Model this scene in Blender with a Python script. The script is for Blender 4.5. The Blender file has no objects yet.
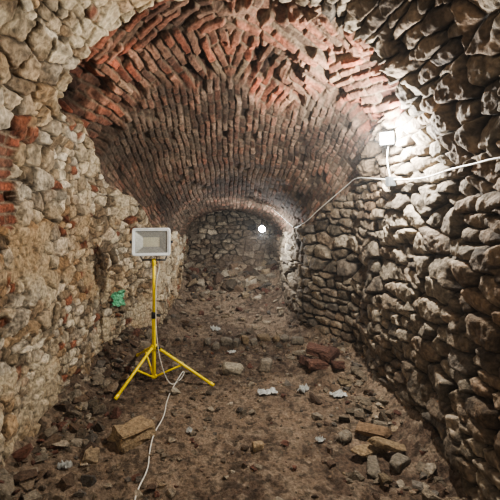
import bpy, bmesh, math, random
import numpy as np
from mathutils import Vector, Matrix
from mathutils.bvhtree import BVHTree
random.seed(7)
SC = bpy.context.scene

# ------------------------------------------------------------------ helpers
def lin(r, g, b):
    f = lambda c: (c/255/12.92) if c/255 <= 0.04045 else ((c/255+0.055)/1.055)**2.4
    return np.array([f(r), f(g), f(b)])

def sm(a, b, x):
    t = np.clip((x-a)/(b-a), 0, 1)
    return t*t*(3-2*t)

_tabs = {}
def tab(seed):
    if seed not in _tabs:
        _tabs[seed] = np.random.RandomState(seed).rand(256, 256)
    return _tabs[seed]

def vnoise(x, y, seed):
    T = tab(seed)
    xi = np.floor(x).astype(int); yi = np.floor(y).astype(int)
    fx = x-xi; fy = y-yi
    fx = fx*fx*(3-2*fx); fy = fy*fy*(3-2*fy)
    a = T[xi % 256, yi % 256]; b = T[(xi+1) % 256, yi % 256]
    c = T[xi % 256, (yi+1) % 256]; d = T[(xi+1) % 256, (yi+1) % 256]
    return (a*(1-fx)+b*fx)*(1-fy)+(c*(1-fx)+d*fx)*fy

def fbm(x, y, seed, octv=4, gain=0.5):
    s = 0; a = 1; n = 0
    for i in range(octv):
        s = s+a*vnoise(x*2**i+i*17.3, y*2**i+i*9.1, seed+i); n += a; a *= gain
    return s/n   # 0..1

def cells(x, y, cu, cv, seed, jit=0.75, rw=0.25, p=2.6):
    """irregular masonry: returns edge distance, three per-stone randoms, local offset"""
    gx = x/cu; gy = y/cv
    A = tab(seed); B = tab(seed+101); C = tab(seed+202); D = tab(seed+303); E = tab(seed+404)
    j0 = np.floor(gy).astype(int)
    F1 = np.full(x.shape, 9.0); F2 = np.full(x.shape, 9.0)
    r1 = np.zeros(x.shape); r2 = np.zeros(x.shape); r3 = np.zeros(x.shape)
    lx = np.zeros(x.shape); ly = np.zeros(x.shape)
    for dj in (-1, 0, 1):
        j = j0+dj
        sh = A[0, j % 256]
        i0 = np.floor(gx-sh).astype(int)
        for di in (-1, 0, 1):
            i = i0+di
            im = i % 256; jm = j % 256
            px = i+sh+.5+jit*(B[im, jm]-.5)
            py = j+.5+jit*.8*(C[im, jm]-.5)
            dx = gx-px; dy = gy-py
            d = (np.abs(dx)**p+np.abs(dy)**p)**(1/p)-rw*(D[im, jm]-.5)
            near = d < F1
            F2 = np.where(near, F1, np.minimum(F2, d))
            F1 = np.where(near, d, F1)
            r1 = np.where(near, A[im, jm], r1); r2 = np.where(near, E[im, jm], r2)
            r3 = np.where(near, B[jm, im], r3)
            lx = np.where(near, dx, lx); ly = np.where(near, dy, ly)
    return F2-F1, r1, r2, r3, lx, ly

RED = [lin(138, 90, 68), lin(112, 70, 56)]
def stone(x, y, cu, cv, seed, relief, pal, joint, jw=0.22, dom=.45, p=2.6, red=0., rough=.35, warp=1., jit=.75):
    wx = x+warp*.05*(fbm(x*7, y*7, seed+5, 4)-.5)
    wy = y+warp*.05*(fbm(x*6+40, y*6, seed+9, 4)-.5)
    e, r1, r2, r3, lx, ly = cells(wx, wy, cu, cv, seed, p=p, jit=jit)
    k = sm(0.01, jw, e)
    dome = 1-np.exp(-e*3.2)
    h = relief*(k*((1-dom)+.6*(r1-.5))+dom*dome+k*(.8*(r2-.5)*lx*1.5+.9*(r3-.5)*ly*1.6))
    h = h+k*relief*rough*(fbm(x*22, y*22, seed+3, 4)-.5)*2
    n = len(pal)-1
    t = r2*n; i = np.clip(t.astype(int), 0, n-1); f = (t-i)[..., None]
    P = np.array(pal)
    col = P[i]*(1-f)+P[i+1]*f
    col = col*(.68+.58*r3)[..., None]
    if red:
        isr = (np.modf(r1*37.7)[0] < red)[..., None]
        col = np.where(isr, RED[0]*(.6+.8*r3)[..., None], col)
    st = sm(.42, .68, fbm(x*16+r1*9, y*16, seed+13, 4))[..., None]
    col = col*(1-.45*st)
    kk = sm(0.0, jw*.8, e)[..., None]
    col = joint*(1-kk)+col*kk
    return h, col

def bricks(u, v, L, H, seed, relief, pal, mort, miss=.05, wob=1., jw=.013):
    u = u+wob*.035*(fbm(u*5, v*5, seed, 3)-.5); v = v+wob*.03*(fbm(u*4+9, v*4, seed+4, 3)-.5)
    v = v+wob*.008*(fbm(u*22, v*22, seed+8, 2)-.5)
    T = tab(seed); T2 = tab(seed+50); T3 = tab(seed+60)
    r = np.floor(v/H).astype(int)
    uu = u/L+.5*(r % 2)+.45*T[3, r % 256]
    c = np.floor(uu).astype(int)
    a = T[c % 256, r % 256]; b = T2[c % 256, r % 256]; g = T3[c % 256, r % 256]
    fu = (uu-c)*L; fv = v-r*H
    e = np.minimum(np.minimum(fu, L-fu), np.minimum(fv, H-fv))
    k = sm(0.002, jw, e-.006*(fbm(u*30, v*30, seed+2, 2)-.4))
    h = relief*k*(.75+.9*(a-.5))+relief*.8*k*(b-.5)*(fu/L-.5)+relief*.4*(fbm(u*30, v*30, seed+1, 3)-.5)
    gone = (g < miss)
    h = np.where(gone, -relief*.9, h)
    n = len(pal)-1
    t = b*n; i = np.clip(t.astype(int), 0, n-1); f = (t-i)[..., None]
    P = np.array(pal)
    col = (P[i]*(1-f)+P[i+1]*f)*(.55+.85*a)[..., None]
    st = sm(.45, .7, fbm(u*13, v*13, seed+17, 4))[..., None]
    col = col*(1-.4*st)
    col = np.where(gone[..., None], col*.3, col)
    kk = k[..., None]
    return h, mort*(1-kk)+col*kk

def mat_attr(name, bump=.5, rough=.92, s1=45, s2=160, var=.5):
    m = bpy.data.materials.new(name); m.use_nodes = True
    nt = m.node_tree; N = nt.nodes; L = nt.links
    bs = N['Principled BSDF']; bs.inputs['Roughness'].default_value = rough
    bs.inputs['Specular IOR Level'].default_value = .25
    at = N.new('ShaderNodeAttribute'); at.attribute_name = 'Col'
    tc = N.new('ShaderNodeTexCoord')
    n1 = N.new('ShaderNodeTexNoise'); n1.inputs['Scale'].default_value = s1; n1.inputs['Detail'].default_value = 6
    n2 = N.new('ShaderNodeTexNoise'); n2.inputs['Scale'].default_value = s2; n2.inputs['Detail'].default_value = 4
    L.new(tc.outputs['Object'], n1.inputs['Vector']); L.new(tc.outputs['Object'], n2.inputs['Vector'])
    mr = N.new('ShaderNodeMapRange'); mr.inputs['From Min'].default_value = .3; mr.inputs['From Max'].default_value = .7
    mr.inputs['To Min'].default_value = 1-var; mr.inputs['To Max'].default_value = 1+var
    L.new(n1.outputs['Fac'], mr.inputs['Value'])
    vm = N.new('ShaderNodeVectorMath'); vm.operation = 'SCALE'
    L.new(at.outputs['Color'], vm.inputs[0]); L.new(mr.outputs['Result'], vm.inputs['Scale'])
    L.new(vm.outputs['Vector'], bs.inputs['Base Color'])
    ad = N.new('ShaderNodeMath'); ad.operation = 'MULTIPLY_ADD'; ad.inputs[1].default_value = .5
    L.new(n2.outputs['Fac'], ad.inputs[0]); L.new(n1.outputs['Fac'], ad.inputs[2])
    bp = N.new('ShaderNodeBump'); bp.inputs['Strength'].default_value = bump; bp.inputs['Distance'].default_value = .02
    L.new(ad.outputs['Value'], bp.inputs['Height']); L.new(bp.outputs['Normal'], bs.inputs['Normal'])
    return m

def mat_plain(name, col, rough=.5, metal=0, noise=.12, scale=40, emis=None, es=0, bump=.05):
    m = bpy.data.materials.new(name); m.use_nodes = True
    nt = m.node_tree; N = nt.nodes; L = nt.links
    bs = N['Principled BSDF']; bs.inputs['Roughness'].default_value = rough; bs.inputs['Metallic'].default_value = metal
    n1 = N.new('ShaderNodeTexNoise'); n1.inputs['Scale'].default_value = scale; n1.inputs['Detail'].default_value = 5
    tc = N.new('ShaderNodeTexCoord'); L.new(tc.outputs['Object'], n1.inputs['Vector'])
    rp = N.new('ShaderNodeValToRGB')
    c = lin(*col)
    rp.color_ramp.elements[0].position = .35; rp.color_ramp.elements[1].position = .65
    rp.color_ramp.elements[0].color = (*(c*(1-noise*2)), 1); rp.color_ramp.elements[1].color = (*np.minimum(c*(1+noise), 1), 1)
    L.new(n1.outputs['Fac'], rp.inputs['Fac']); L.new(rp.outputs['Color'], bs.inputs['Base Color'])
    bp = N.new('ShaderNodeBump'); bp.inputs['Strength'].default_value = bump; bp.inputs['Distance'].default_value = .01
    L.new(n1.outputs['Fac'], bp.inputs['Height']); L.new(bp.outputs['Normal'], bs.inputs['Normal'])
    if emis:
        bs.inputs['Emission Color'].default_value = (*emis, 1); bs.inputs['Emission Strength'].default_value = es
    return m

def grid_obj(name, P, C, mat, flip=False):
    nu, nv = P.shape[:2]
    me = bpy.data.meshes.new(name)
    idx = np.arange(nu*nv).reshape(nu, nv)
    a = idx[:-1, :-1]; b = idx[1:, :-1]; c = idx[1:, 1:]; d = idx[:-1, 1:]
    q = np.stack([a, b, c, d] if not flip else [a, d, c, b], -1).reshape(-1, 4)
    me.vertices.add(nu*nv); me.vertices.foreach_set('co', P.reshape(-1).astype(np.float32))
    me.loops.add(q.size); me.loops.foreach_set('vertex_index', q.reshape(-1).astype(np.int32))
    me.polygons.add(len(q)); me.polygons.foreach_set('loop_start', (np.arange(len(q))*4).astype(np.int32))
    me.update(calc_edges=True); me.validate()
    me.polygons.foreach_set('use_smooth', np.ones(len(me.polygons), bool))
    ca = me.color_attributes.new('Col', 'FLOAT_COLOR', 'POINT')
    cc = np.concatenate([C.reshape(-1, 3), np.ones((nu*nv, 1))], 1)
    ca.data.foreach_set('color', cc.reshape(-1).astype(np.float32))
    me.materials.append(mat)
    o = bpy.data.objects.new(name, me); SC.collection.objects.link(o)
    return o

# ------------------------------------------------------------------ tunnel profile
YK = [-3.5, 2.9, 3.4, 4.0, 4.7, 5.6, 6.7, 9.4]
CR = [3.0, 2.95, 2.72, 2.42, 2.12, 1.82, 1.60, 1.50]
def crown(y): return np.interp(y, YK, CR)
def spring(y): return np.interp(y, [-3.5, 4.2, 4.95, 6.7, 8.6], [1.80, 1.80, 1.40, 1.12, 1.02])
def wR(y): return np.interp(y, [-3.5, 4.20, 4.95, 6, 8.6], [1.30, 1.30, .92, .90, .86])
def wL(y): return np.interp(y, [-3.5, 3.9, 4.9, 6, 8.6], [1.30, 1.28, .90, .86, .84])

ys = np.concatenate([np.arange(-3.4, 1.2, .04), np.arange(1.2, 5.2, .0075), np.arange(5.2, 9.4, .013)])
nW, nA = 240, 520
tw = np.linspace(0, 1, nW)
th = np.linspace(0, math.pi, nA+1)[1:-1]
Y = ys[:, None]
def smooth_y(f):
    a = np.array([f(ys+o) for o in np.linspace(-.16, .16, 9)])
    return a.mean(0)
SPR = smooth_y(spring)[:, None]; CRN = smooth_y(crown)[:, None]; WL = smooth_y(wL)[:, None]; WR = smooth_y(wR)[:, None]
zb = -.25
XL = -WL*np.ones_like(tw)[None]; ZL = zb+(SPR-zb)*tw[None]
cosn = -np.cos(th)[None]
XA = np.where(cosn < 0, WL*cosn, WR*cosn); ZA = SPR+(CRN-SPR)*np.sin(th)[None]**.95
XR = WR*np.ones_like(tw)[None]; ZR = (zb+(SPR-zb)*tw[::-1][None])
X = np.concatenate([XL, XA, XR], 1); Z = np.concatenate([ZL, ZA, ZR], 1)
YY = Y*np.ones_like(X)
P = np.stack([X, YY, Z], -1)
dPu = np.gradient(P, axis=0); dPv = np.gradient(P, axis=1)
Nn = np.cross(dPu, dPv); Nn /= np.linalg.norm(Nn, axis=-1, keepdims=True)
cen = np.stack([0*X, YY, 0*X+1.0], -1)
s = np.sign(((cen-P)*Nn).sum(-1, keepdims=True)); Nn = Nn*s
seg = np.linalg.norm(np.diff(P, axis=1), axis=-1)
cum = np.concatenate([np.zeros((len(ys), 1)), np.cumsum(seg, 1)], 1)
mid = nW+len(th)//2
fromcrown = cum-cum[:, mid:mid+1]
tot = cum[:, -1:]
left = (np.arange(X.shape[1]) < mid)[None]*np.ones_like(X, bool)
vz = np.where(left, cum+zb, tot-cum+zb)
duL = np.concatenate([[0], np.cumsum(np.sqrt(np.diff(ys)**2+np.diff(WL[:, 0])**2))])[:, None]+ys[0]
duR = np.concatenate([[0], np.cumsum(np.sqrt(np.diff(ys)**2+np.diff(WR[:, 0])**2))])[:, None]+ys[0]
U = np.where(left, duL, duR)

cream = [lin(140, 122, 98), lin(188, 170, 142), lin(206, 192, 166), lin(158, 138, 110), lin(216, 203, 180), lin(126, 110, 90), lin(176, 148, 114)]
dark = [lin(120, 108, 92), lin(150, 137, 118), lin(100, 88, 74), lin(162, 149, 130), lin(124, 111, 94), lin(132, 115, 96), lin(108, 100, 90)]
brk = [lin(134, 80, 60), lin(160, 98, 74), lin(108, 72, 57), lin(168, 122, 98), lin(124, 92, 74), lin(152, 84, 62), lin(142, 120, 98)]
brk2 = [lin(112, 82, 67), lin(94, 76, 64), lin(128, 92, 74), lin(90, 70, 58), lin(134, 112, 95), lin(108, 88, 75), lin(120, 82, 66)]

hL, cL = stone(U, vz, .19, .125, 11, .040, cream, lin(58, 47, 36), .16, dom=.2, p=2.2, red=.04, rough=.5, warp=1.5)
hL2, cL2 = stone(U+3, vz, .10, .065, 31, .028, cream, lin(72, 60, 46), .2, dom=.2, p=2.2, red=.07, rough=.5, warp=1.3)
mm = sm(.50, .53, fbm(U*3.2, vz*3.2, 77, 3))
hL = hL*(1-mm)+hL2*mm; cL = cL*(1-mm[..., None])+cL2*mm[..., None]
pl = sm(.54, .62, fbm(U*2.8+5, vz*2.4, 61, 5))*.7
hL = hL*(1-pl*.5)+.016*pl+.014*pl*(fbm(U*18, vz*18, 62, 4)-.5); cL = cL*(1-pl[..., None])+lin(188, 172, 144)*pl[..., None]
stn = sm(.46, .68, fbm(U*1.7+9, vz*2.2, 63, 5))[..., None]
cL = cL*(1-.6*stn)+cL*np.array([.66, .50, .34])*.6*stn
hR, cR = stone(U+20, vz, .215, .088, 12, .056, dark, lin(26, 21, 17), .24, dom=.32, p=3.0, red=0, rough=.24, warp=1., jit=.7)
hR2, cR2 = stone(U+7, vz, .27, .145, 42, .068, dark, lin(26, 21, 17), .18, dom=.34, p=3.0, rough=.24, warp=1., jit=.72)
mm = sm(.51, .54, fbm(U*1.9+11, vz*1.9, 87, 3))
hR = hR*(1-mm)+hR2*mm; cR = cR*(1-mm[..., None])+cR2*mm[..., None]
rst = sm(.48, .68, fbm(U*1.5+31, vz*1.6, 64, 4))[..., None]
cR = cR*(1-rst*.6)+cR*np.array([.74, .58, .45])*rst*.6
lf = left[..., None]
hS = np.where(left, hL, hR); cS = np.where(lf, cL, cR)

# bricks of the vault: broken outer ring, tidy inner barrel
fc = np.abs(fromcrown)
wob1 = .38*(fbm(fromcrown*1.1+4, YY*1.1, 52, 3)-.5)
u2 = YY*math.cos(math.radians(24))-fc*math.sin(math.radians(24))+.35*wob1
v2 = YY*math.sin(math.radians(24))+fc*math.cos(math.radians(24))+.5*wob1
hB1, cB1 = bricks(u2, v2+50, .22, .066, 21, .034, brk, lin(116, 98, 80), .09, 1.4)
hB3, cB3 = bricks(v2+30, u2+20, .215, .068, 29, .034, brk, lin(116, 98, 80), .09, 1.4)
mx = sm(.56, .58, fbm(fromcrown*1.5+2, YY*1.8, 58, 3))
hB1 = hB1*(1-mx)+hB3*mx; cB1 = cB1*(1-mx[..., None])+cB3*mx[..., None]
hB2, cB2 = bricks(YY, fromcrown+50, .125, .060, 22, .017, brk2, lin(84, 72, 60), .04, 1.7, .013)
ragE = 3.58+.5*(fbm(fromcrown*2.0, YY*.8, 55, 4)-.5)*2-.10*fc
nearb = sm(.09, -.09, YY-ragE)
hB = hB1*nearb+hB2*(1-nearb)-.05*nearb
cB = cB1*nearb[..., None]+cB2*(1-nearb[..., None])
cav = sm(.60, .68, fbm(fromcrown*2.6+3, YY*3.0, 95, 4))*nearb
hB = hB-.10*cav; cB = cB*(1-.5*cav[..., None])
bl = sm(.42, .68, fbm(fromcrown*1.6+7, YY*1.4, 99, 5))[..., None]
cB = cB*(1-.30*bl)+lin(134, 118, 100)*.30*bl
sb = sm(.46, .66, fbm(fromcrown*2.3+17, YY*1.1, 98, 5))[..., None]
cB = cB*(1-.5*sb)
bound = np.interp(YY, [2.4, 3.3, 4.2, 5.0, 8], [2.32, 2.2, 1.78, 1.38, 1.0])
nz = .26*(fbm(U*3.5, vz*3.5, 66, 4)-.5)
mV = sm(-.015, .015, Z-bound+nz)*sm(-.02, .02, YY-2.50+1.2*nz-.10*np.abs(X))
hBp, cBp = bricks(U, vz+10, .21, .068, 25, .026, brk, lin(140, 124, 104), .10, 1.5)
lp = np.exp(-((YY-2.28)/.32)**2)*np.exp(-((Z-1.75)/.55)**2)
mP = np.where(left, sm(.56, .58, lp*.55+.55*(fbm(U*6, vz*7, 71, 4)-.2)), 0)*sm(2.4, 2.2, Z)
hS = hS*(1-mP)+hBp*mP; cS = cS*(1-mP[..., None])+cBp*.9*mP[..., None]
H = hS*(1-mV)+hB*mV
C = cS*(1-mV[..., None])+cB*mV[..., None]
H = H+.12*(fbm(U*1.1, vz*1.1, 5, 4)-.5)+.05*(fbm(U*3.5, vz*3.5, 15, 3)-.5)
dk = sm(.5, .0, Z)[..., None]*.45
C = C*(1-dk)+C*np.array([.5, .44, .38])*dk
P2 = P+Nn*(H-.02)[..., None]

m_left = mat_attr('limestone_rubble_masonry', .8, .93)
m_right = mat_attr('dark_fieldstone_masonry', .7, .9, 45, 160, .4)
m_ceil = mat_attr('brick_vault_masonry', .6, .93, 38, 150, .4)
a0 = nW-1; a1 = nW+len(th)
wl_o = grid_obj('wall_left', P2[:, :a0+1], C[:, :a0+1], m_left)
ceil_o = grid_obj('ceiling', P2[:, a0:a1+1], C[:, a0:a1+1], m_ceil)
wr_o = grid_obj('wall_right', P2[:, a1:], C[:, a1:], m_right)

# ------------------------------------------------------------------ floor
def fz(x, y):
    x = np.asarray(x, float); y = np.asarray(y, float)
    wl = wL(y); wr = wR(y)
    z = .05*(fbm(x*1.7, y*1.7, 201, 4)-.5)+.03*(fbm(x*7, y*7, 211, 3)-.5)
    z = z+.18*np.exp(-np.maximum(wl+x, 0)/.18)*(.4+1.2*fbm(x*3, y*3, 221, 3))
    z = z+.16*np.exp(-np.maximum(wr-x, 0)/.16)*(.4+1.2*fbm(x*3+5, y*3, 222, 3))
    z = z+.66*sm(6.0, 8.0, y)+.05*np.exp(-((y-4.72)/.12)**2)
    z = z+.14*np.exp(-(((x+1.15)/.22)**2+((y-4.35)/.4)**2))+.10*np.exp(-(((x-.95)/.25)**2+((y-3.95)/.28)**2))
    return z-.015
yf = np.concatenate([np.arange(-3.4, 1.4, .05), np.arange(1.4, 4.4, .008), np.arange(4.4, 9.4, .015)])
tf = np.linspace(0, 1, 330)
x0 = -(wL(yf)+.16)[:, None]; x1 = (wR(yf)+.16)[:, None]
XF = x0+(x1-x0)*tf[None]; YF = yf[:, None]*np.ones_like(XF)
ZF = fz(XF, YF)
e, r1, r2, r3, lx, ly = cells(XF+.03*fbm(XF*9, YF*9, 3, 2), YF, .06, .06, 91, .9, .5, 2)
peb = (r1 > .70)*sm(.05, .5, e)
edge = np.maximum(sm(.55, 0, XF-x0), sm(.5, 0, x1-XF))
peb = peb*(.25+.75*edge)
ZF = ZF+.02*peb*r2+.028*(fbm(XF*20, YF*20, 231, 3)-.5)+.014*(fbm(XF*60, YF*60, 241, 2)-.5)
t = sm(.35, .65, fbm(XF*2.1, YF*1.6, 251, 5))[..., None]
CF = lin(98, 81, 67)*(1-t)+lin(132, 113, 94)*t
t2 = sm(.52, .66, fbm(XF*14, YF*14, 261, 4))[..., None]
CF = CF*(1-.5*t2)+lin(156, 138, 117)*.5*t2
t3 = sm(.52, .66, fbm(XF*30+3, YF*30, 271, 3))[..., None]
CF = CF*(1-.5*t3)
CF = CF*(1-peb[..., None]*.5)+lin(148, 132, 113)*(.6+.6*r3)[..., None]*peb[..., None]*.5
floor_o = grid_obj('floor', np.stack([XF, YF, ZF], -1), CF, mat_attr('trodden_earth', 1., .97, 55, 220, .4))

# ------------------------------------------------------------------ back wall (collapsed, leaning rubble)
xb = np.linspace(-1.1, 1.1, 230); zbk = np.linspace(-.1, 2.0, 240)
XB, ZB = np.meshgrid(xb, zbk, indexing='ij')
hK, cK = stone(XB+9, ZB, .17, .09, 14, .10, [c*1.1 for c in dark], lin(34, 27, 21), .2, dom=.3, warp=1.8)
dirt = sm(.50, .66, fbm(XB*2.4, ZB*2.4, 305, 4))
hK = hK*(1-.6*dirt)+.03*dirt*fbm(XB*9, ZB*9, 306, 3); cK = cK*(1-.6*dirt[..., None])+lin(96, 80, 66)*.6*dirt[..., None]
YB = 7.35+.75*np.clip(ZB-.4, 0, 2)-.2*sm(.7, 0, ZB)-hK-.40*(fbm(XB*2.6, ZB*2.6, 301, 4)-.5)
grid_obj('wall_back', np.stack([XB, YB, ZB], -1), cK, m_right)

# ------------------------------------------------------------------ BVH for fixing things to the masonry
dg = bpy.context.evaluated_depsgraph_get()
bv = [BVHTree.FromObject(o, dg) for o in (wl_o, ceil_o, wr_o)]
fb = BVHTree.FromObject(floor_o, dg)
def hit(o, d):
    best = None; o = Vector(o); d = Vector(d).normalized()
    for b in bv:
        h = b.ray_cast(o, d)
        if h[0] is not None and (best is None or h[3] < best[3]): best = h
    return best[0] if best else None
def gz(x, y):
    h = fb.ray_cast(Vector((x, y, 1.2)), Vector((0, 0, -1)))
    return h[0].z if h[0] is not None else 0.0

# ------------------------------------------------------------------ rocks
def rock_data(rs, size, npts=16):
    pts = rs.randn(npts, 3); pts /= np.linalg.norm(pts, axis=1, keepdims=True)
    pts = np.sign(pts)*np.abs(pts)**.6
    pts *= (.8+.3*rs.rand(npts, 1))
    pts = pts*np.array(size)*.5*1.1
    bm = bmesh.new()
    for p in pts: bm.verts.new(p)
    bmesh.ops.convex_hull(bm, input=bm.verts)
    junk = [v for v in bm.verts if not v.link_faces]
    bmesh.ops.delete(bm, geom=junk, context='VERTS')
    return bm
class Heap:
    def __init__(s): s.V = []; s.F = []; s.C = []
    def add(s, bm, M, col):
        o = len(s.V); bm.verts.ensure_lookup_table(); bm.verts.index_update()
        for v in bm.verts: s.V.append(tuple(M @ v.co)); s.C.append((*col, 1))
        for f in bm.faces: s.F.append([o+v.index for v in f.verts])
        bm.free()
    def obj(s, name, mat, smooth=False):
        me = bpy.data.meshes.new(name); me.from_pydata(s.V, [], s.F); me.update()
        ca = me.color_attributes.new('Col', 'FLOAT_COLOR', 'POINT')
        ca.data.foreach_set('color', np.array(s.C, np.float32).reshape(-1))
        me.materials.append(mat)
        o = bpy.data.objects.new(name, me); SC.collection.objects.link(o); return o
m_rock = mat_attr('broken_stone', .8, .92, 50, 180, .4)
rs = np.random.RandomState(5)
def RM(x, y, z, rz, tx=0, ty=0):
    return Matrix.Translation((x, y, z)) @ Matrix.Rotation(rz, 4, 'Z') @ Matrix.Rotation(tx, 4, 'X') @ Matrix.Rotation(ty, 4, 'Y')
pal = [c*.85 for c in dark]+[lin(136, 119, 96), lin(102, 84, 68), lin(90, 73, 60), lin(100, 70, 58)]
hp = Heap()
KEEP = [(-.70, 3.68, .10), (-.935, 3.27, .09), (-.155, 3.64, .08), (-.95, 4.10, .08), (-.67, 2.78, .22), (.02, 3.95, .14), (.36, 4.0, .13), (.9, 3.9, .24), (.95, 2.62, .26),
        (.31, 3.46, .1), (.64, 3.52, .08), (.92, 3.42, .1), (-1.0, 2.42, .08)]
def scatter(n, fx, fy, smin, smax, pl=pal, lift=.25):
    for _ in range(n):
        x = fx(); y = fy()
        sz = smin+(smax-smin)*rs.rand()**2.5
        size = (sz*(1+.5*rs.rand()), sz*(.8+.3*rs.rand()), sz*(.45+.35*rs.rand()))
        c = pl[rs.randint(len(pl))]*(.6+.6*rs.rand()); a = rs.rand()*6.3; b = rs.randn()*.25; d = rs.randn()*.25
        if any((x-kx)**2+(y-ky)**2 < (kr+sz*.6)**2 for kx, ky, kr in KEEP): continue
        x = min(max(x, -float(wL(y))+sz*.5), float(wR(y))-sz*.5)
        z = gz(x, y)+size[2]*lift
        hp.add(rock_data(rs, size, 13), RM(x, y, z, a, b, d), c)
scatter(900, lambda: rs.uniform(-1.25, 1.25), lambda: rs.uniform(1.7, 4.7), .010, .055)
for k in range(330):
    y = rs.uniform(1.7, 4.3); d = abs(rs.randn())*.22
    scatter(1, lambda: -1.24+d, lambda: y, .025, .11)
for k in range(320):
    y = rs.uniform(1.8, 4.5); d = abs(rs.randn())*.22
    scatter(1, lambda: 1.22-d, lambda: y, .025, .10)
scatter(50, lambda: -1.05+rs.randn()*.14, lambda: 4.25+rs.randn()*.25, .06, .17)
scatter(60, lambda: .75+rs.randn()*.25, lambda: 4.1+rs.randn()*.35, .03, .12)
scatter(220, lambda: rs.uniform(-.85, .85), lambda: rs.uniform(4.8, 7.2), .02, .11)
scatter(170, lambda: rs.uniform(-.8, .8), lambda: rs.uniform(6.6, 7.4), .06, .24)
hp.obj('rubble_stones', m_rock)

def slab_heap(name, items, mat=m_rock, box=False):
    h = Heap()
    for (x, y, sx, sy, sz, rz, tx, ty, zo, c) in items:
        if box:
            bm = bmesh.new(); bmesh.ops.create_cube(bm, size=1); bmesh.ops.scale(bm, vec=(sx, sy, sz), verts=bm.verts)
            bmesh.ops.subdivide_edges(bm, edges=bm.edges[:], cuts=2, use_grid_fill=True)
            for v in bm.verts: v.co += Vector(rs.randn(3)*.035*min(sx, sy, sz)*(2 if sx > .26 else 1))
            bmesh.ops.bevel(bm, geom=[e for e in bm.edges if e.calc_face_angle(0) > .8], offset=.008, segments=2, affect='EDGES')
        else:
            bm = rock_data(rs, (sx, sy, sz), 26)
            bmesh.ops.bevel(bm, geom=bm.edges[:], offset=min(sx, sy, sz)*.06, segments=1, affect='EDGES')
        h.add(bm, RM(x, y, gz(x, y)+sz*.42+zo, rz, tx, ty), c)
    return h.obj(name, mat)
tan = lin(148, 127, 99); gr = lin(130, 120, 105); pale = lin(156, 146, 128)
slab_heap('stone_block', [(-.67, 2.78, .27, .17, .11, .85, 0, .06, 0, tan)], box=True)
slab_heap('limestone_rock', [(.02, 3.95, .20, .15, .11, .3, .1, .1, 0, pale)])
slab_heap('limestone_rock', [(.36, 4.0, .15, .12, .14, 1.2, .1, .1, 0, gr)])
slab_heap('limestone_rock', [(-.47, 3.48, .10, .08, .05, 1.2, .1, .1, 0, pale)])
slab_heap('limestone_rock', [(.18, 2.66, .09, .07, .05, .4, 0, 0, 0, tan)])
slab_heap('limestone_rock', [(-.52, 4.0, .13, .10, .07, .4, 0, 0, 0, gr)])
slab_heap('stone_slab_pile', [(.92, 2.62, .30, .09, .05, .5, .1, .1, 0, tan*.8), (1.0, 2.80, .26, .10, .05, -.4, .2, 0, .02, lin(120, 98, 76)),
    (.88, 2.45, .20, .08, .05, 1.3, .1, -.1, 0, gr*.7), (1.02, 2.58, .24, .08, .045, -.2, .0, .2, .045, tan*.7), (1.04, 2.46, .17, .10, .06, .8, 0, 0, 0, gr*.7), (.80, 2.78, .12, .09, .05, .8, 0, 0, 0, gr*.8)])
red = lin(100, 72, 60)
slab_heap('fallen_bricks', [(.84, 3.86, .20, .12, .07, .2, .1, .1, 0, red), (.98, 3.95, .23, .12, .07, .9, .1, -.1, .02, red*.7), (.88, 3.98, .22, .12, .07, -.5, .2, .1, .07, red*.9),
    (.76, 4.00, .13, .12, .07, -.2, -.2, .1, 0, red*.6), (1.02, 3.80, .16, .11, .065, 1.6, .1, .3, 0, red*.8)], box=True)
it = []
xx = -.30
while xx < .80:
    w = rs.uniform(.07, .17)
    it.append((xx+w/2, 4.64+rs.randn()*.04, w, .13, rs.uniform(.06, .10), rs.randn()*.2, 0, 0, -.01, [gr*.8, tan*.6, gr*.6][rs.randint(3)])); xx += w*1.05
slab_heap('threshold_stones', it)

# ------------------------------------------------------------------ litter
m_plast = mat_plain('dirty_white_plastic', (188, 188, 182), .45, 0, .15, 25)
m_green = mat_plain('green_plastic', (120, 190, 150), .4, 0, .15, 25)
def crumple(name, x, y, sx, sy, rz, mat, seed, amp=.03, z=None, M=None):
    n = 22
    a = np.linspace(-.5, .5, n); A, B = np.meshgrid(a, a, indexing='ij')
    wob = 1+.8*(fbm(A*3+9, B*3+seed, 401, 2)-.5)
    Xc = A*sx*wob; Yc = B*sy*wob; Zc = amp*(np.abs(fbm(A*5+seed, B*5+4, 403+seed, 3)-.5)*3)
    o = grid_obj(name, np.stack([Xc, Yc, Zc], -1), np.ones((n, n, 3))*.6, mat)
    o.data.polygons.foreach_set('use_smooth', np.zeros(len(o.data.polygons), bool))
    o.matrix_world = M if M is not None else RM(x, y, gz(x, y)+.012, rz)
    sd = o.modifiers.new('thickness', 'SOLIDIFY'); sd.thickness = .0015
    return o
crumple('plastic_scrap', .31, 3.46, .16, .08, .3, m_plast, 1)
crumple('plastic_scrap', .64, 3.52, .09, .07, 1.0, m_plast, 2, .05)
crumple('plastic_scrap', .92, 3.42, .12, .08, .2, m_plast, 3)
crumple('plastic_scrap', -1.0, 2.42, .08, .05, .4, m_plast, 4, .04)
crumple('plastic_scrap', -.20, 5.3, .10, .12, .4, m_plast, 5, .05)
crumple('plastic_scrap', -.29, 2.85, .05, .04, 1.4, m_plast, 6, .02)
crumple('plastic_scrap', .02, 4.45, .09, .06, .4, m_plast, 7, .02)
crumple('plastic_scrap', .62, 2.75, .06, .04, .4, m_plast, 8, .02)

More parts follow.
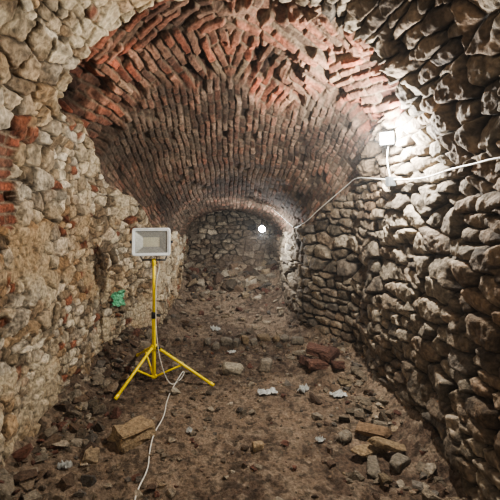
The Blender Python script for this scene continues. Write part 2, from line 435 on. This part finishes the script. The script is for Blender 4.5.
def lathe(bm, prof, seg=20, M=Matrix()):
    rings = []
    for (r, z) in prof:
        rings.append([bm.verts.new(M @ Vector((r*math.cos(2*math.pi*i/seg), r*math.sin(2*math.pi*i/seg), z))) for i in range(seg)])
    for a, b in zip(rings[:-1], rings[1:]):
        for i in range(seg): bm.faces.new((a[i], a[(i+1) % seg], b[(i+1) % seg], b[i]))
    bm.faces.new(rings[0][::-1]); bm.faces.new(rings[-1])
def finish(bm, name, mat, parent=None, smooth=True):
    bmesh.ops.recalc_face_normals(bm, faces=bm.faces[:])
    me = bpy.data.meshes.new(name); bm.to_mesh(me); bm.free(); me.materials.append(mat)
    if smooth:
        for p in me.polygons: p.use_smooth = True
    o = bpy.data.objects.new(name, me); SC.collection.objects.link(o)
    if parent: o.parent = parent
    return o
hg = hit((0, 4.15, .66), (-1, 0, 0))
crumple('green_plastic_bag', 0, 0, .15, .15, 0, m_green, 9, .05, M=Matrix.Translation(hg+Vector((.01, 0, 0))) @ Matrix.Rotation(math.radians(90), 4, 'Y') @ Matrix.Rotation(.7, 4, 'X'))

# ------------------------------------------------------------------ curve cable
def cable(name, pts, r, mat, parent=None):
    cu = bpy.data.curves.new(name, 'CURVE'); cu.dimensions = '3D'; cu.bevel_depth = r; cu.bevel_resolution = 3; cu.use_fill_caps = True
    sp = cu.splines.new('NURBS'); sp.points.add(len(pts)-1)
    for p, q in zip(sp.points, pts): p.co = (*q, 1)
    sp.use_endpoint_u = True; sp.order_u = 3; sp.resolution_u = 6
    cu.materials.append(mat)
    o = bpy.data.objects.new(name, cu); SC.collection.objects.link(o)
    if parent: o.parent = parent
    return o
def tube(name, a, b, r, mat, parent, seg=20, r2=None):
    a = Vector(a); b = Vector(b); d = b-a
    M = Matrix.Translation(a) @ d.to_track_quat('Z', 'Y').to_matrix().to_4x4()
    bm = bmesh.new(); R2 = r if r2 is None else r2; L = d.length
    lathe(bm, [(r*.8, 0), (r, min(.003, L*.1)), (R2, L-min(.003, L*.1)), (R2*.8, L)], seg, M)
    return finish(bm, name, mat, parent)
def boxp(name, c, size, mat, parent, rot=None, bev=.004):
    bm = bmesh.new(); bmesh.ops.create_cube(bm, size=1); bmesh.ops.scale(bm, vec=size, verts=bm.verts)
    bmesh.ops.bevel(bm, geom=bm.edges[:], offset=bev, segments=3, affect='EDGES')
    M = Matrix.Translation(c) @ (rot if rot else Matrix())
    bmesh.ops.transform(bm, matrix=M, verts=bm.verts)
    return finish(bm, name, mat, parent, False)

m_yel = mat_plain('yellow_powder_coat', (250, 220, 8), .4, 0, .05, 30)
m_blk = mat_plain('black_plastic', (28, 28, 28), .5)
m_white = mat_plain('white_enamel', (222, 226, 226), .4, 0, .05, 20)
m_refl = mat_plain('reflector_aluminium', (150, 150, 142), .38, .55, .1, 60)
m_led = mat_plain('unlit_led_panel', (176, 170, 138), .5, 0, .1, 80)
m_cab = mat_plain('white_pvc_cable', (214, 208, 196), .5, 0, .1, 20)
m_lamp_on = mat_plain('lit_led_panel', (255, 255, 255), .5, 0, .0, 20, (.93, .97, 1.0), 300)
m_grey = mat_plain('grey_cast_aluminium', (96, 98, 98), .5, .5)
m_glass = bpy.data.materials.new('dusty_glass'); m_glass.use_nodes = True
g = m_glass.node_tree.nodes['Principled BSDF']; g.inputs['Roughness'].default_value = .15
gn = m_glass.node_tree.nodes.new('ShaderNodeTexNoise'); gn.inputs['Scale'].default_value = 30
gm = m_glass.node_tree.nodes.new('ShaderNodeMapRange'); gm.inputs['To Min'].default_value = .1; gm.inputs['To Max'].default_value = .35
m_glass.node_tree.links.new(gn.outputs['Fac'], gm.inputs['Value']); m_glass.node_tree.links.new(gm.outputs['Result'], g.inputs['Alpha'])
g.inputs['Base Color'].default_value = (.7, .7, .66, 1)

def flood_head(parent, M, W, Hh, D, mface, mframe, mback):
    """floodlight head, front faces local -Y"""
    lit = mface is m_lamp_on
    def fin(bm, n, m, s=False):
        bmesh.ops.transform(bm, matrix=M, verts=bm.verts); return finish(bm, n, m, parent, s)
    bm = bmesh.new(); t = W*.08; ro = W*.07
    def rr(w, h, r, y, n=5):
        vs = []
        for cx, cz, a0 in ((w/2-r, h/2-r, 0), (-w/2+r, h/2-r, 90), (-w/2+r, -h/2+r, 180), (w/2-r, -h/2+r, 270)):
            for i in range(n+1):
                a = math.radians(a0+90*i/n); vs.append(bm.verts.new((cx+r*math.cos(a), y, cz+r*math.sin(a))))
        return vs
    def bridge(a, b):
        for i in range(len(a)): bm.faces.new((a[i], a[(i+1) % len(a)], b[(i+1) % len(a)], b[i]))
    k = [rr(W-2*t, Hh-2*t, ro*.3, -.012), rr(W-2*t, Hh-2*t, ro*.3, -.022), rr(W-.012, Hh-.012, ro, -.028), rr(W, Hh, ro, -.022), rr(W, Hh, ro, .004), rr(W*.92, Hh*.9, ro, .008)]
    for a, b in zip(k[:-1], k[1:]): bridge(a, b)
    fin(bm, 'front_frame', mframe)
    bm = bmesh.new(); k = [rr(W*.92, Hh*.9, ro, .004), rr(W*.86, Hh*.84, ro, D*.6), rr(W*.7, Hh*.6, ro, D)]
    for a, b in zip(k[:-1], k[1:]): bridge(a, b)
    bm.faces.new(k[-1]); fin(bm, 'housing', mback)
    bm = bmesh.new(); w = W-2*t; h = Hh-2*t
    k = [rr(w, h, ro*.3, -.010), rr(w*.52, h*.42, ro*.15, D*.45)]
    bridge(*k); fin(bm, 'reflector', m_refl)
    bm = bmesh.new(); k = rr(w*.54, h*.44, ro*.15, D*.44); bm.faces.new(k); fin(bm, 'led_panel', mface)
    if not lit:
        bm = bmesh.new(); k = rr(w, h, ro*.3, -.014); bm.faces.new(k); fin(bm, 'glass', m_glass)
    for i in range(7):
        bm = bmesh.new(); bmesh.ops.create_cube(bm, size=1)
        bmesh.ops.scale(bm, vec=(.004, D*.35, Hh*.55), verts=bm.verts)
        bmesh.ops.translate(bm, vec=(W*.6*(i/6-.5), D*1.1, 0), verts=bm.verts); fin(bm, 'fin_%d' % (i+1), mback)

# ------------------------------------------------------------------ tripod work light
TX, TY = -.70, 3.68
tri = bpy.data.objects.new('tripod_work_light', None); SC.collection.objects.link(tri)
zg = gz(TX, TY)
HZ = 1.29
tube('lower_pole', (TX, TY, zg+.05), (TX, TY, .62), .0175, m_yel, tri)
tube('upper_pole', (TX, TY, .60), (TX, TY, 1.10), .0135, m_yel, tri)
tube('pole_collar', (TX, TY, .585), (TX, TY, .645), .023, m_blk, tri)
tube('collar_knob', (TX+.02, TY, .615), (TX+.06, TY-.01, .615), .013, m_blk, tri)
tube('leg_hub', (TX, TY, .295), (TX, TY, .345), .029, m_yel, tri)
tube('brace_hub', (TX, TY, zg+.045), (TX, TY, zg+.075), .026, m_yel, tri)
tube('hub_knob', (TX+.025, TY-.01, .32), (TX+.065, TY-.02, .32), .012, m_blk, tri)
feet = [(-.935, 3.27), (-.155, 3.64), (-.95, 4.10)]
for i, (fx, fy) in enumerate(feet):
    d = Vector((fx-TX, fy-TY, 0)).normalized()
    z = gz(fx, fy)+.014
    top = Vector((TX, TY, .32))+d*.028; bot = Vector((fx, fy, z))
    tube('leg_%d' % (i+1), top, bot, .0125, m_yel, tri)
    tube('foot_%d' % (i+1), bot-(bot-top).normalized()*.035, bot+(bot-top).normalized()*.008, .0155, m_yel, tri)
    midp = top.lerp(bot, .46)
    tube('brace_%d' % (i+1), Vector((TX, TY, zg+.06))+d*.02, midp, .0085, m_yel, tri)
    tube('pivot_%d' % (i+1), midp-Vector((0, 0, .014)), midp+Vector((0, 0, .016)), .009, m_yel, tri)
M = Matrix.Translation((TX-.018, TY-.03, HZ)) @ Matrix.Rotation(math.radians(7), 4, 'Z') @ Matrix.Rotation(math.radians(-5), 4, 'X')
flood_head(tri, M, .345, .255, .07, m_led, m_white, m_grey)
for sx in (-1, 1):
    tube('bracket_arm', M @ Vector((sx*.182, .03, .0)), Vector((TX+sx*.105, TY, 1.125)), .007, m_grey, tri)
    tube('bracket_bolt', M @ Vector((sx*.165, .03, .0)), M @ Vector((sx*.196, .03, 0)), .012, m_blk, tri)
tube('bracket_base', (TX-.11, TY, 1.122), (TX+.11, TY, 1.122), .009, m_grey, tri)
tube('mount_socket', (TX, TY, 1.07), (TX, TY, 1.135), .018, m_yel, tri)
cp = [(TX+.03, TY+.04, 1.24), (TX+.06, TY+.03, 1.08), (TX+.022, TY-.018, .95), (TX+.02, TY-.02, .60), (TX+.028, TY-.03, .45), (TX+.06, TY-.05, .22)]
fl = [(-.55, 3.62), (-.47, 3.72), (-.44, 3.86), (-.46, 3.95), (-.49, 3.75), (-.53, 3.35), (-.50, 3.05), (-.54, 2.82), (-.53, 2.62), (-.50, 2.45), (-.53, 2.28), (-.52, 2.15), (-.48, 1.9), (-.44, 1.5)]
cp += [(x, y, gz(x, y)+.010) for x, y in fl]
cable('power_cord', cp, .0048, m_cab, tri)

# ------------------------------------------------------------------ lit wall flood
wlp = bpy.data.objects.new('wall_flood_lamp', None); SC.collection.objects.link(wlp)
LY, LZ = 2.98, 2.12
hw = hit((0, LY, LZ), (1, 0, 0))
bx = hw.x
Mw = Matrix.Translation((bx-.06, LY, LZ)) @ Matrix.Rotation(math.radians(-38), 4, 'Z') @ Matrix.Rotation(math.radians(8), 4, 'X')
flood_head(wlp, Mw, .105, .095, .03, m_lamp_on, m_grey, m_grey)
tube('bracket', (bx+.02, LY, LZ-.01), Mw @ Vector((0, .03, 0)), .010, m_grey, wlp)
boxp('wall_plate', (bx+.01, LY, LZ-.01), (.03, .08, .08), m_grey, wlp)
def point(name, loc, e, col, r, parent=None):
    l = bpy.data.lights.new(name, 'POINT'); l.energy = e; l.color = col; l.shadow_soft_size = r
    o = bpy.data.objects.new(name, l); o.location = loc; SC.collection.objects.link(o)
    if parent: o.parent = parent
    return o
pl_ = Mw @ Vector((0, -.13, 0))
point('lamp_glow_light', pl_, 215, (1, .985, .94), .035, wlp)

# ------------------------------------------------------------------ hanging bulb deep in the tunnel
hb = bpy.data.objects.new('hanging_bulb_lamp', None); SC.collection.objects.link(hb)
BX, BY, BZ = .48, 6.0, 1.30
hc = hit((BX, BY, 1.0), (0, 0, 1))
tube('cord', (BX, BY, hc.z+.01), (BX, BY, BZ+.07), .004, m_blk, hb)
tube('socket', (BX, BY, BZ+.075), (BX, BY, BZ+.03), .018, m_blk, hb)
bm = bmesh.new(); lathe(bm, [(.015, .035), (.022, .028), (.042, .010), (.05, -.015), (.042, -.04), (.018, -.056)], 20, Matrix.Translation((BX, BY, BZ)))
m_b = mat_plain('lit_bulb', (255, 255, 255), .5, 0, 0, 20, (.9, .96, 1), 120)
finish(bm, 'bulb', m_b, hb)
point('bulb_light', (BX-.0, BY, BZ-.10), 58, (.95, .98, 1), .03, hb)

# ------------------------------------------------------------------ cable along right wall
path = [(1.2, 1.86), (1.5, 1.80), (1.8, 1.83), (2.05, 1.825), (2.35, 1.83), (2.6, 1.80), (2.8, 1.80), (3.1, 1.82), (3.5, 1.86), (3.9, 1.90), (4.2, 1.84), (4.5, 1.70), (4.75, 1.55), (4.9, 1.45), (5.1, 1.38), (5.4, 1.33), (5.8, 1.34)]
cp = []
for y, z in path:
    h = hit((0, y, z), (1, 0, 0)); cp.append((h.x-.022, y, z))
cp += [(BX+.12, BY-.03, hc.z-.06), (BX+.01, BY, hc.z-.03)]
cable('electric_cable', cp, .0055, m_cab)
h = hit((0, 3.05, 1.80), (1, 0, 0))
jb = bpy.data.objects.new('junction_box', None); SC.collection.objects.link(jb)
boxp('box', (h.x-.02, 3.05, 1.80), (.05, .07, .07), m_grey, jb)
boxp('lid', (h.x-.048, 3.05, 1.80), (.008, .075, .075), m_grey, jb, bev=.002)
cable('lamp_lead', [(h.x-.03, 3.05, 1.84), (h.x-.05, 3.06, 1.95), (bx-.03, 3.06, 2.05), (bx-.03, LY+.04, LZ-.03)], .004, m_cab, jb)

# ------------------------------------------------------------------ second work lamp behind the viewer lighting the near masonry
bl_ = bpy.data.objects.new('wall_flood_lamp', None); SC.collection.objects.link(bl_)
h = hit((0, -.4, 2.1), (-1, 0, 0))
Mb = Matrix.Translation((h.x+.14, -.4, 2.1)) @ Matrix.Rotation(math.radians(130), 4, 'Z')
flood_head(bl_, Mb, .16, .12, .05, m_lamp_on, m_white, m_grey)
tube('bracket', (h.x-.02, -.4, 2.1), Mb @ Vector((0, .04, 0)), .01, m_grey, bl_)
point('flood_light', Mb @ Vector((0, -.08, 0)), 66, (1, .97, .91), .06, bl_)

# ------------------------------------------------------------------ thin scatter volume added to give the lamps a glow halo
bm = bmesh.new(); bmesh.ops.create_cube(bm, size=1)
bmesh.ops.scale(bm, vec=(2.9, 11.5, 3.5), verts=bm.verts); bmesh.ops.translate(bm, vec=(0, 3.5, 1.4), verts=bm.verts)
m_air = bpy.data.materials.new('glow_scatter'); m_air.use_nodes = True
nt = m_air.node_tree; nt.nodes.clear()
vo = nt.nodes.new('ShaderNodeVolumeScatter'); vo.inputs['Density'].default_value = .006; vo.inputs['Anisotropy'].default_value = .3
ou = nt.nodes.new('ShaderNodeOutputMaterial'); nt.links.new(vo.outputs[0], ou.inputs['Volume'])
finish(bm, 'lamp_glow_haze', m_air, None, False)

# ------------------------------------------------------------------ world + camera
w = bpy.data.worlds.new('tunnel_air'); SC.world = w; w.use_nodes = True
w.node_tree.nodes['Background'].inputs['Color'].default_value = (.8, .84, .9, 1)
w.node_tree.nodes['Background'].inputs['Strength'].default_value = .4
try: SC.view_settings.look = 'AgX - Medium High Contrast'
except Exception as ex: print(ex)
cam = bpy.data.cameras.new('camera'); co = bpy.data.objects.new('camera', cam); SC.collection.objects.link(co)
co.location = (0, 0, 1.6); co.rotation_euler = (math.pi/2, 0, 0)
cam.sensor_width = 36; cam.lens = 28.8; cam.shift_x = .04; cam.shift_y = -.084
cam.clip_start = .05
SC.camera = co
